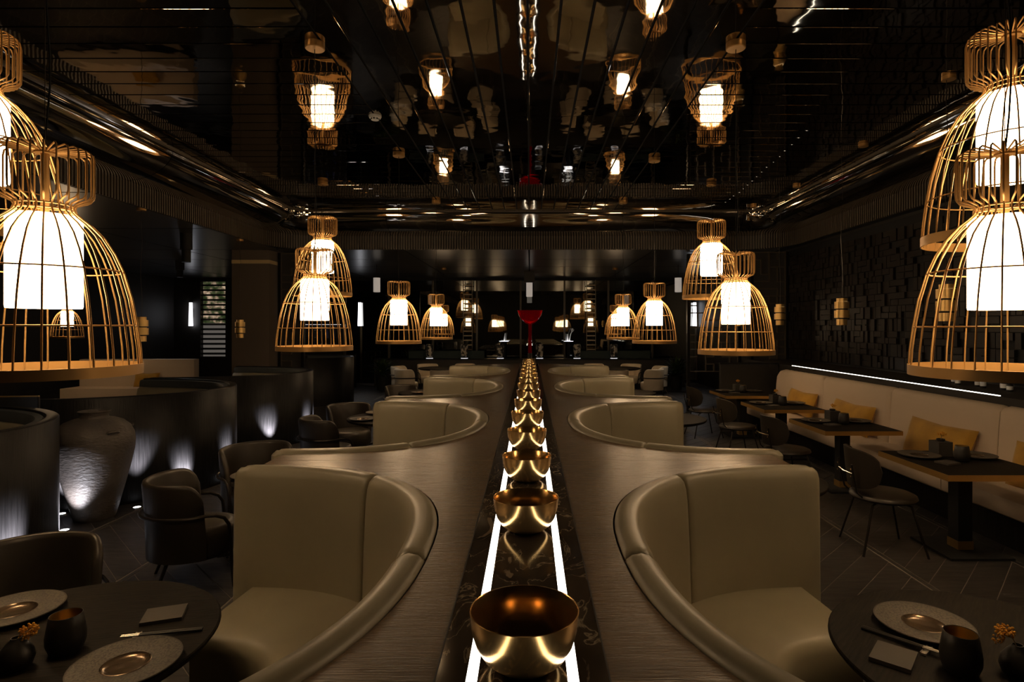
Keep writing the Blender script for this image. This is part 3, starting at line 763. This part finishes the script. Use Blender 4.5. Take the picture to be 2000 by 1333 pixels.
# side chairs
def side_chair(label, loc, rz):
    t = thing('side_chair', label, 'chair', loc, rz, 'round seated side chairs at the banquette tables')
    MB().lathe([(0, .425), (.20, .425), (.245, .432), (.262, .45), (.255, .47), (.23, .482), (0, .486)], 40).ob('seat', 'brownleather', t, 60)
    rows = []; n = 28; am = math.radians(62)
    for i in range(n + 1):
        a = -am + 2 * am * i / n; f = abs(a) / am; hh = .5 * (1 - f ** 3.2) ** .4 if f < 1 else 0
        hh = max(hh, .02); zc = .70; H = .34; th = PI + a; R = .285
        z0, z1 = zc - H * hh, zc + H * hh
        def pt(r, z): return ((r + (z - .5) * .10) * math.cos(th) + .02, (r + (z - .5) * .05) * math.sin(th), z)
        rows.append([pt(R, z0), pt(R + .002, (z0 + z1) / 2), pt(R, z1 - .004), pt(R - .014, z1), pt(R - .028, z1 - .004), pt(R - .026, (z0 + z1) / 2), pt(R - .028, z0)])
    MB().grid(rows, caps=True).ob('backrest', 'brownleather', t, 60)
    for sg in (1, -1):
        MB().tube([(-.12, sg * .12, .42), (-.20, sg * .125, .44), (-.262, sg * .125, .50), (-.292, sg * .13, .62), (-.312, sg * .135, .74)], .008, 7).ob('back_rod', 'blackmetal', t)
        for z in (.64, .70): MB().lathe([(0, .004), (.007, .002), (.007, 0)], 8).ob('rivet', 'brass', t).matrix_local = Matrix.Translation((-.318, sg * .133, z)) @ Matrix.Rotation(-PI / 2, 4, 'Y')
        MB().tube([(-.10, sg * .12, .42), (-.16, sg * .17, .405), (-.26, sg * .235, 0)], .0095, 7).ob('leg', 'blackmetal', t)
        MB().tube([(.10, sg * .12, .42), (.15, sg * .17, .405), (.25, sg * .235, 0)], .0095, 7).ob('leg', 'blackmetal', t)
    MB().tube([(-.306, -.133, .66), (-.325, 0, .66), (-.306, .133, .66)], .006, 6).ob('cross_bar', 'steel', t)
    return t
sp = None
for i, (x, y) in enumerate([(3.06, 5.08), (3.05, 6.95), (3.05, 8.6), (3.06, 10.3)]):
    lab = 'round seated dark side chair at the banquette table %s' % ORD[i]
    if sp is None: sp = side_chair(lab, (x, y, 0), -.1)
    else: copy_tree(sp, (x, y, 0), rnd.uniform(-.15, .15), lab)

# pillows
def pillow_mesh(W, H, T, seed):
    n, m = 26, 14; r = random.Random(seed); vs = []; fs = []
    ph = [r.uniform(0, 6) for _ in range(4)]
    for sd in (1, -1):
        for i in range(n + 1):
            for j in range(m + 1):
                u, v = 2 * i / n - 1, 2 * j / m - 1
                th = T / 2 * (max(0, (1 - abs(u) ** 2.6)) * max(0, (1 - abs(v) ** 2.6))) ** .42
                pin = 1 - .06 * (1 - abs(v)) ** 1 * abs(u) ** 3; pv = 1 - .13 * (1 - abs(u)) * abs(v) ** 3
                wob = .012 * math.sin(5 * u + ph[0]) * math.cos(3 * v + ph[1]) * (th / T)
                vs.append((sd * (th + wob), u * W / 2 * pin, H / 2 + v * H / 2 * pv))
    k = (n + 1) * (m + 1)
    for sd in range(2):
        for i in range(n):
            for j in range(m):
                a = sd * k + i * (m + 1) + j; q = (a, a + 1, a + m + 2, a + m + 1)
                fs.append(q if sd == 0 else q[::-1])
    return MB().add(vs, fs, True).mesh('pillow', 'pillow', 80)
for i, (y, W) in enumerate([(4.95, 1.0), (6.45, 1.06), (8.2, 1.06), (9.72, 1.0)]):
    o = link('lumbar_pillow', pillow_mesh(W, .42, .17, i), None, (4.425, y, .450), (0, .28, rnd.uniform(-.03, .03)))
    tag(o, 'long mustard velvet pillow on the banquette, %s' % ORD[i], 'pillow', 'mustard pillows on the banquette')

# ------------------------------------------------------------------ tableware
PL = (MB().lathe([(.055, .002), (.085, .0), (.09, .002), (.16, .019), (.166, .021), (.166, .024), (.162, .025), (.078, .017), (.072, .016)], 56).mesh('rim', 'stone', 50),
      MB().lathe([(.074, .0172), (.071, .0182), (.066, .0125), (.05, .008), (0, .0072)], 40).mesh('well', 'bronzeglaze', 60),
      MB().lathe([(.162, .0255), (.1665, .0255), (.1672, .0235)], 56).mesh('lip', 'slate', 60))
def plate(x, y, z, label, group='speckled stoneware plates', sc=1.0):
    t = thing('dinner_plate', label, 'plate', (x, y, z), rnd.uniform(0, 6), group)
    r = link('rim', PL[0], t); link('well', PL[1], t); link('lip', PL[2], r)
CUP = (MB().lathe([(0, 0), (.040, 0), (.050, .006), (.060, .035), (.061, .06), (.056, .095), (.050, .132), (.0485, .133), (.047, .131)], 40).mesh('cup_body', 'blackceramic', 60),
       MB().lathe([(.0472, .1315), (.053, .095), (.057, .06), (.055, .03), (0, .012)], 40).mesh('cup_lining', 'goldglaze', 60))
def cup(x, y, z, label):
    t = thing('tumbler', label, 'cup', (x, y, z), 0, 'black ceramic tumblers')
    link('cup_lining', CUP[1], link('cup_body', CUP[0], t))
SL = MB().box(-.072, .072, -.062, .062, 0, .014).mesh('slate_coaster', 'slate')
def slate(x, y, z, rz, label):
    tag(link('slate_coaster', SL, None, (x, y, z), (0, 0, rz)), label, 'coaster', 'square slate coasters')
def chopsticks(a, b, z, label):
    a = Vector((*a, 0)); b = Vector((*b, 0)); d = (b - a); L = d.length; d.normalize(); n = Vector((-d.y, d.x, 0))
    t = thing('chopsticks', label, 'chopsticks', (a.x, a.y, z), math.atan2(d.y, d.x), 'black chopsticks on rests')
    for s in (-1, 1):
        k = MB().tube([(0, s * .006, .006), (L * .78, s * .0055, .0145)], [.0050, .0040], 8).ob('stick', 'blackceramic', t)
        MB().tube([(L * .78, s * .0055, .0145), (L, s * .005, .017)], [.0041, .0032], 8).ob('steel_tip', 'steel', k)
    r = thing('chopstick_rest', 'grey chopstick rest ' + label[label.index('on the'):], 'rest', (a.x + d.x * L * .82, a.y + d.y * L * .82, z), math.atan2(d.y, d.x), 'chopstick rests')
    MB().box(-.010, .010, -.035, .035, 0, .0085).ob('block', 'porcelain', r); MB().box(-.010, -.0065, -.035, .035, .0085, .0105).box(.0065, .010, -.035, .035, .0085, .0105).ob('ridge', 'porcelain', r)
def blob_cluster(c, R, n, seed, flat=1.0):
    b = MB(); r = random.Random(seed)
    for i in range(n):
        while True:
            p = Vector((r.uniform(-1, 1), r.uniform(-1, 1), r.uniform(-1, 1)))
            if p.length < 1: break
        p = Vector((p.x * R, p.y * R, p.z * R * flat)) + Vector(c); q = R * r.uniform(.10, .2)
        b.lathe([(0, -q), (q * .8, -q * .55), (q, 0), (q * .8, q * .55), (0, q)], 7, p)
    return b
def bud_vase(x, y, z, label, fl, seed):
    t = thing('bud_vase', label, 'vase', (x, y, z), 0, 'black bud vases')
    MB().lathe([(0, 0), (.03, 0), (.045, .012), (.052, .035), (.047, .06), (.03, .085), (.017, .098), (.0155, .104), (.013, .104), (.012, .09), (0, .085)], 32).ob('vase_body', 'blackceramic', t, 60)
    MB().tube([(0, 0, .09), (fl[0] * .4, fl[1] * .4, .12), (fl[0], fl[1], fl[2] - .015)], .0018, 6).ob('stem', 'stem', t)
    b = blob_cluster((fl[0], fl[1], fl[2]), .028, 70, seed, .75); b2 = blob_cluster((fl[0] - .02, fl[1], fl[2] - .028), .018, 35, seed + 1)
    b.add(b2.v, b2.f, True); b.ob('flower_head', 'flower', t, 60)
T0 = .75
J = 'on the booth table beside the clay jar aisle'
plate(-1.345, 1.985, T0, 'speckled stoneware plate beside chopsticks %s' % J)
plate(-2.05, 2.36, T0, 'speckled stoneware plate beside the black tumbler %s' % J)
cup(-1.63, 2.09, T0, 'black tumbler with gold lining %s' % J)
bud_vase(-1.715, 1.985, T0, 'black bud vase with orange yarrow %s' % J, (.035, .01, .125), 1)
slate(-1.437, 2.342, T0, .35, 'square slate coaster %s' % J)
chopsticks((-1.224, 2.234), (-1.482, 2.157), T0, 'chopsticks beside the plate %s' % J)
J = 'on the booth table facing the banquette'
plate(1.525, 2.255, T0, 'speckled stoneware plate %s' % J)
cup(1.455, 1.965, T0, 'black tumbler with gold lining %s' % J)
bud_vase(1.625, 1.94, T0, 'black bud vase with orange yarrow %s' % J, (-.02, .03, .135), 5)
slate(1.28, 2.045, T0, .85, 'square slate coaster %s' % J)
chopsticks((1.286, 2.249), (1.45, 2.047), T0, 'chopsticks beside the plate %s' % J)
J = 'on booth table %s, clay jar side'
plate(-2.10, 4.52, T0, 'speckled stoneware plate ' + J % ORD[1]); cup(-1.55, 4.9, T0, 'black tumbler ' + J % ORD[1])
plate(-2.05, 7.30, T0, 'speckled plate by the coaster ' + J % ORD[2]); plate(-2.0, 7.85, T0, 'speckled plate by the tumbler ' + J % ORD[2])
cup(-1.92, 7.62, T0, 'black tumbler ' + J % ORD[2]); slate(-1.80, 7.16, T0, .3, 'square slate coaster ' + J % ORD[2])
plate(-1.9, 10.3, T0, 'speckled stoneware plate ' + J % ORD[3]); cup(-1.6, 10.3, T0, 'black tumbler ' + J % ORD[3])
# banquette place settings
def cube_vase(x, y, z, label, seed, tall):
    t = thing('cube_vase', label, 'vase', (x, y, z), .05, 'black cube vases on the banquette tables'); h = .064
    MB().box(-h, h, -h, h, 0, .125).ob('cube_body', 'slatecube', t)
    MB().lathe([(.03, .125), (.034, .13), (.034, .145), (.028, .147), (.022, .14), (0, .13)], 20).ob('neck', 'blackceramic', t)
    MB().tube([(0, 0, .13), (.01, 0, .13 + tall)], .0022, 6).ob('stem', 'stem', t)
    blob_cluster((.01, 0, .14 + tall), .035, 45, seed, .6).ob('flower_head', 'flower', t, 60)
M['slatecube'] = mat('charcoal_stone', (.035, .031, .027), .6)
def btumbler(x, y, label):
    cup(x, y, .75, label)
for i, (x, y) in enumerate(BT):
    J = 'on the banquette table %s' % ORD[i]
    plate(x - .22, y + .20, T0, 'speckled plate at chair edge %s' % J); plate(x + .262, y + .18, T0, 'speckled plate at bench edge %s' % J)
    cube_vase(x + .021, y + .27, T0, 'charcoal cube vase with yellow sprig %s' % J, 20 + i, .05)
    cup(x + .03, y + .02, T0, 'black tumbler %s' % J); slate(x - .15, y - .06, T0, .3, 'square slate coaster %s' % J)

# ------------------------------------------------------------------ column and far end
t = thing('square_column', 'square dark column with a polished brass band near the top', 'column', (-6.1, 13.3, 0))
M['palebrass'] = mat('pale_brass_band', (.95, .72, .36), .35, .3)
M['columnskin'] = mat('dark_brown_panel', (.15, .115, .085), .55)
MB().box(-.41, .41, -.41, .41, 0, 3.30).ob('shaft', 'columnskin', t); MB().box(-.41, .41, -.41, .41, 3.38, LOWC - .001).ob('capital', 'columnskin', t)
MB().box(-.415, .415, -.415, .415, 3.30, 3.38).ob('brass_band', 'palebrass', t)
# ledge with patterned vases
t = thing('far_ledge', 'long low dark ledge carrying patterned vases in front of the glazing', 'ledge', (0, 19.2, 0))
MB().box(-5.0, 5.0, -.25, .5, 0, .86).ob('ledge_body', 'wall', t); MB().box(-5.02, 5.02, -.27, .52, .86, .88).ob('ledge_top', 'darkwood', t)
for s in (-1, 1):
    tt = thing('teal_cushion', 'long dark teal cushion on the far ledge, %s' % SIDE[s], 'cushion', (s * 2.75, 19.58, .88), 0, 'teal cushions on the far ledge')
    MB().box(-1.25, 1.25, -.09, .09, 0, .24).ob('pad', 'teal', tt); MB().tube([(-1.25, -.09, .24), (1.25, -.09, .24)], .012, 6).ob('piping', 'teal', tt)
VM = (MB().lathe([(0, .06), (.08, .06), (.10, .09), (.115, .25), (.125, .40), (.11, .46), (.095, .48), (.085, .46), (0, .4)], 28).mesh('vase_body', 'vasepat', 60),
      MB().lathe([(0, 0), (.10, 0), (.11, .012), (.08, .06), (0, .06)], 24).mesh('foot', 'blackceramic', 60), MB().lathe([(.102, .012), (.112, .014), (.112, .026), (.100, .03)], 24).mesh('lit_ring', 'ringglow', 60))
for i, px in enumerate((840, 908, 978, 1055, 1128, 1200)):
    x = (px - 1035) / 1150 * 19.1
    t = thing('patterned_vase', 'black and white patterned vase ' + ('at the ledge end, clay jar side', 'before the slatted screen, clay jar side', 'before the white slanting stick', 'closest to the red goblet stem', 'before the white coral branch', 'at the ledge end, yellow pillow side')[i], 'vase', (x, 19.1, .88), i, 'patterned vases on the far ledge')
    for n, m in zip(('vase_body', 'foot', 'lit_ring'), VM): link(n, m, t)
# red goblet and its spot
t = thing('goblet_sculpture', 'tall red glass goblet sculpture at the end of the divider', 'sculpture', (0.02, 18.0, 0))
MB().lathe([(0, 2.0), (.06, 2.005), (.16, 2.05), (.26, 2.14), (.34, 2.27), (.385, 2.42), (.375, 2.42), (.33, 2.28), (.25, 2.16), (.15, 2.075), (0, 2.03)], 48).ob('glass_bowl', 'redglass', t, 60)
MB().lathe([(.062, 1.12), (.055, 1.3), (.05, 1.7), (.055, 1.95), (.06, 2.01)], 24).ob('stem', 'redglass', t)
MB().lathe([(0, 0), (.28, 0), (.28, .04), (.12, .06), (.08, .12), (.075, 1.1), (.064, 1.12), (0, 1.12)], 32).ob('plinth', 'blackmetal', t)
t = thing('cylinder_spotlight', 'white cylinder spotlight on a dark drop above the red goblet', 'lamp', (0.0, 17.9, LOWC))
MB().box(-.16, .16, -.1, .1, -.34, 0).ob('drop_box', 'wall', t)
MB().lathe([(0, -.34), (.095, -.34), (.095, -.76), (.085, -.765), (.08, -.74), (0, -.72)], 28).ob('housing', 'frostcyl', t)
ld = bpy.data.lights.new('spot_beam', 'SPOT'); ld.energy = 120; ld.color = (1, .92, .82); ld.spot_size = math.radians(42); ld.spot_blend = .5; ld.shadow_soft_size = .05
lo = bpy.data.objects.new('spot_beam', ld); COL.objects.link(lo); lo.parent = t; lo.location = (0, 0, -.78)
for s, px in ((-1, 739), (1, 1324)):
    x = (px - 1035) / 1150 * 16.0
    t = thing('cylinder_spotlight', 'white cylinder spotlight under the outer ceiling, %s' % SIDE[s], 'lamp', (x, 15.9, LOWC), 0, 'white cylinder spotlights')
    MB().tube([(0, 0, 0), (0, 0, -.36)], .008, 6).ob('rod', 'blackmetal', t)
    MB().lathe([(0, -.36), (.09, -.36), (.09, -.74), (.08, -.745), (0, -.72)], 24).ob('housing', 'frostcyl', t)
    ld = bpy.data.lights.new('spot_beam', 'SPOT'); ld.energy = 40; ld.color = (1, .9, .78); ld.spot_size = math.radians(60); ld.spot_blend = .6; ld.shadow_soft_size = .05
    lo = bpy.data.objects.new('spot_beam', ld); COL.objects.link(lo); lo.parent = t; lo.location = (0, 0, -.76)
for (x, y, l, lab) in ((-6.2, 10.65, .52, 'black cylinder spotlight on the outer ceiling nearer the clay jar'), (-8.9, 15.0, .42, 'black cylinder spotlight on the outer ceiling near the blinds window')):
    t = thing('cylinder_spotlight', lab, 'lamp', (x, y, LOWC), 0, 'black cylinder spotlights')
    MB().lathe([(0, 0), (.10, 0), (.10, -l * .55), (.075, -l * .56), (.075, -l), (.066, -l), (.06, -l + .03)], 24).ob('housing', 'black', t)
    MB().lathe([(0, -l + .02), (.06, -l + .02)], 20).ob('lens', 'coolglow', t)
    ld = bpy.data.lights.new('spot_beam', 'SPOT'); ld.energy = 30; ld.color = (.95, .92, 1); ld.spot_size = math.radians(50); ld.spot_blend = .6; ld.shadow_soft_size = .04
    lo = bpy.data.objects.new('spot_beam', ld); COL.objects.link(lo); lo.parent = t; lo.location = (0, 0, -l - .01)
# lit wall lamps
for px, lab in ((367, 'slim glowing white wall lamp beside the blinds window'), (701, 'slim glowing white wall lamp beyond the square column'), (1367, 'slim glowing white wall lamp beyond the tiled wall')):
    x = (px - 1035) / 1150 * 19.9
    if px > 1300: x = 5.62
    t = thing('wall_lamp', lab, 'lamp', (x, {367: 20.1, 701: 20.06, 1367: 20.02}[px], 1.95), 0, 'slim wall lamps')
    MB().lathe([(.0, .0), (.07, 0), (.062, .3), (.05, .80), (0, .80)], 16).ob('lit_diffuser', 'coolglow', t)
    MB().lathe([(0, .80), (.055, .80), (.055, .86), (0, .86)], 16).ob('cap', 'black', t); MB().box(-.02, .02, .03, .105, .3, .6).ob('bracket', 'black', t)
# slatted ladder screens against the glazing
for s in (-1, 1):
    t = thing('slatted_screen', 'tall narrow slatted screen against the glazing, %s' % SIDE[s], 'screen', (s * 2.08, 19.85, 0), 0, 'slatted screens')
    for sx in (-1, 1): MB().box(sx * .15 - .012, sx * .15 + .012, -.02, .02, 0, 3.5).ob('upright', 'slat', t)
    me = MB().box(-.14, .14, -.02, .02, -.018, .018).mesh('slat', 'slatpale')if 'slatpale' in M else None
    if me is None:
        M['slatpale'] = mat('pale_bronze_slat', (.24, .19, .13), .4, .5); me = MB().box(-.14, .14, -.02, .02, -.018, .018).mesh('slat', 'slatpale')
    for i in range(16): link('slat', me, t, (0, 0, 1.0 + i * .155))
# white sculptures on lit discs
for px, kind in ((985, 'stick'), (1112, 'branch')):
    x = (px - 1035) / 1150 * 19.4
    t = thing('lit_display', 'white slanting stick on a glowing disc at the far ledge' if kind == 'stick' else 'white coral branch on a glowing disc at the far ledge', 'sculpture', (x, 19.55, .88))
    MB().lathe([(0, 0), (.05, 0), (.05, .52), (.16, .54), (.17, .56), (0, .56)], 28).ob('stand', 'black', t)
    MB().lathe([(0, .566), (.16, .566), (.16, .56)], 28).ob('glowing_disc', 'coolglow', t)
    if kind == 'stick': MB().tube([(0, 0, .56), (.04, 0, .83)], [.02, .014], 8).ob('stick', 'whitebranch', t)
    else:
        b = MB(); r = random.Random(12)
        def br(p, d, L, R, n):
            q = p + d * L; b.tube([p, (p + q) / 2 + Vector((r.uniform(-.015, .015), 0, 0)), q], [R, R * .85, R * .65], 6)
            if n:
                for _ in range(3): br(q, (d + Vector((r.uniform(-.8, .8), r.uniform(-.5, .5), r.uniform(0, .5)))).normalized(), L * .62, R * .62, n - 1)
        br(Vector((.02, 0, .56)), Vector((.2, 0, 1)).normalized(), .2, .02, 3)
        b.tube([(-.03, 0, .56), (-.035, 0, .80)], .028, 8); b.ob('branch', 'whitebranch', t)
# bottle shelves
def bottle_shelf(x0, y, W, zs, label, side, seed):
    t = thing('bottle_shelf', label, 'shelf', (x0, y, 0))
    for z in zs: MB().box(-W / 2, W / 2, -.12, .12, z - .02, z).ob('shelf_board', 'glass', t)
    for sx in (-1, 1): MB().box(sx * W / 2 - .02, sx * W / 2 + .02, -.13, .13, 0, zs[-1] + .45).ob('side_post', 'blackmetal', t)
    MB().box(-W / 2, W / 2, .13, .15, 0, zs[-1] + .45).ob('back_board', 'wall', t)
    MB().box(-W / 2, W / 2, -.1, .1, zs[-1] + .45, zs[-1] + .47).ob('top_board', 'black', t); MB().box(-W / 2 + .1, W / 2 - .1, -.02, .02, zs[-1] + .44, zs[-1] + .45).ob('added_light_bar', 'ringglow', t)  # glowing bar is an added helper that lights the bottles
    r = random.Random(seed); n = int(W / .2)
    for k, z in enumerate(zs):
        for i in range(n):
            x = x0 - W / 2 + .12 + (W - .24) * i / max(1, n - 1) + r.uniform(-.02, .02); h = r.uniform(.22, .34); rr = r.uniform(.032, .042)
            q = thing('glass_bottle', 'glass bottle on the %s of the %s' % ('lower board' if k == 0 else 'upper board', side), 'bottle', (x, y + r.uniform(-.03, .03), z), 0, 'bottles on the %s' % side)
            MB().lathe([(0, 0), (rr, 0), (rr, h * .6), (rr * .35, h * .75), (rr * .35, h), (0, h)], 12).ob('body', r.choice(('glass', 'blueglass', 'glass')), q); MB().lathe([(rr * .4, h * .97), (rr * .4, h * 1.05), (0, h * 1.05)], 10).ob('stopper', 'steel', q)
bottle_shelf(-6.9, 19.2, 1.7, (1.12, 1.55), 'open shelf of glass bottles beyond the square column', 'bottle shelf beyond the column', 31)
# plants
def plant(x, y, label, seed):
    t = thing('potted_plant', label, 'plant', (x, y, 0)); r = random.Random(seed)
    MB().lathe([(0, 0), (.15, 0), (.19, .42), (.17, .42), (.16, .38), (0, .38)], 24).ob('pot', 'black', t)
    b = MB()
    for i in range(140):
        a = r.uniform(0, 2 * PI); e = r.uniform(.1, 1.1); L = r.uniform(.25, .6); wd = .03
        d = Vector((math.cos(a) * math.cos(e), math.sin(a) * math.cos(e), math.sin(e))); n = Vector((-math.sin(a), math.cos(a), 0)) * wd
        p = Vector((0, 0, .40 + r.uniform(0, .25))) + d * .05
        b.add([p - n * .4, p + n * .4, p + d * L * .6 + n, p + d * L * .6 - n, p + d * L - Vector((0, 0, L * .15))], [(0, 1, 2, 3), (3, 2, 4)])
    o = b.ob('leaves', 'leaf', t); o['kind'] = 'stuff'
plant(-4.5, 18.0, 'leafy potted plant beyond the cream armchairs, clay jar side', 1); plant(4.5, 18.0, 'leafy potted plant beyond the cream armchairs, yellow pillow side', 2)
# lounge behind the curved booths
t = thing('lounge_bench', 'cream upholstered bench beyond the curved booths', 'bench', (-9.6, 14.2, 0))
MB().box(-1.4, 1.4, .2, .42, .3, 1.12).ob('backrest', 'beigefab', t); MB().box(-1.4, 1.4, -.4, .2, .12, .46).ob('seat', 'beigefab', t); MB().box(-1.35, 1.35, -.35, .4, 0, .12).ob('plinth', 'black', t)
o = link('lumbar_pillow', pillow_mesh(.6, .36, .16, 9), None, (-9.3, 14.27, .447), (0, .25, PI / 2)); tag(o, 'mustard pillow on the cream bench beyond the curved booths', 'pillow')
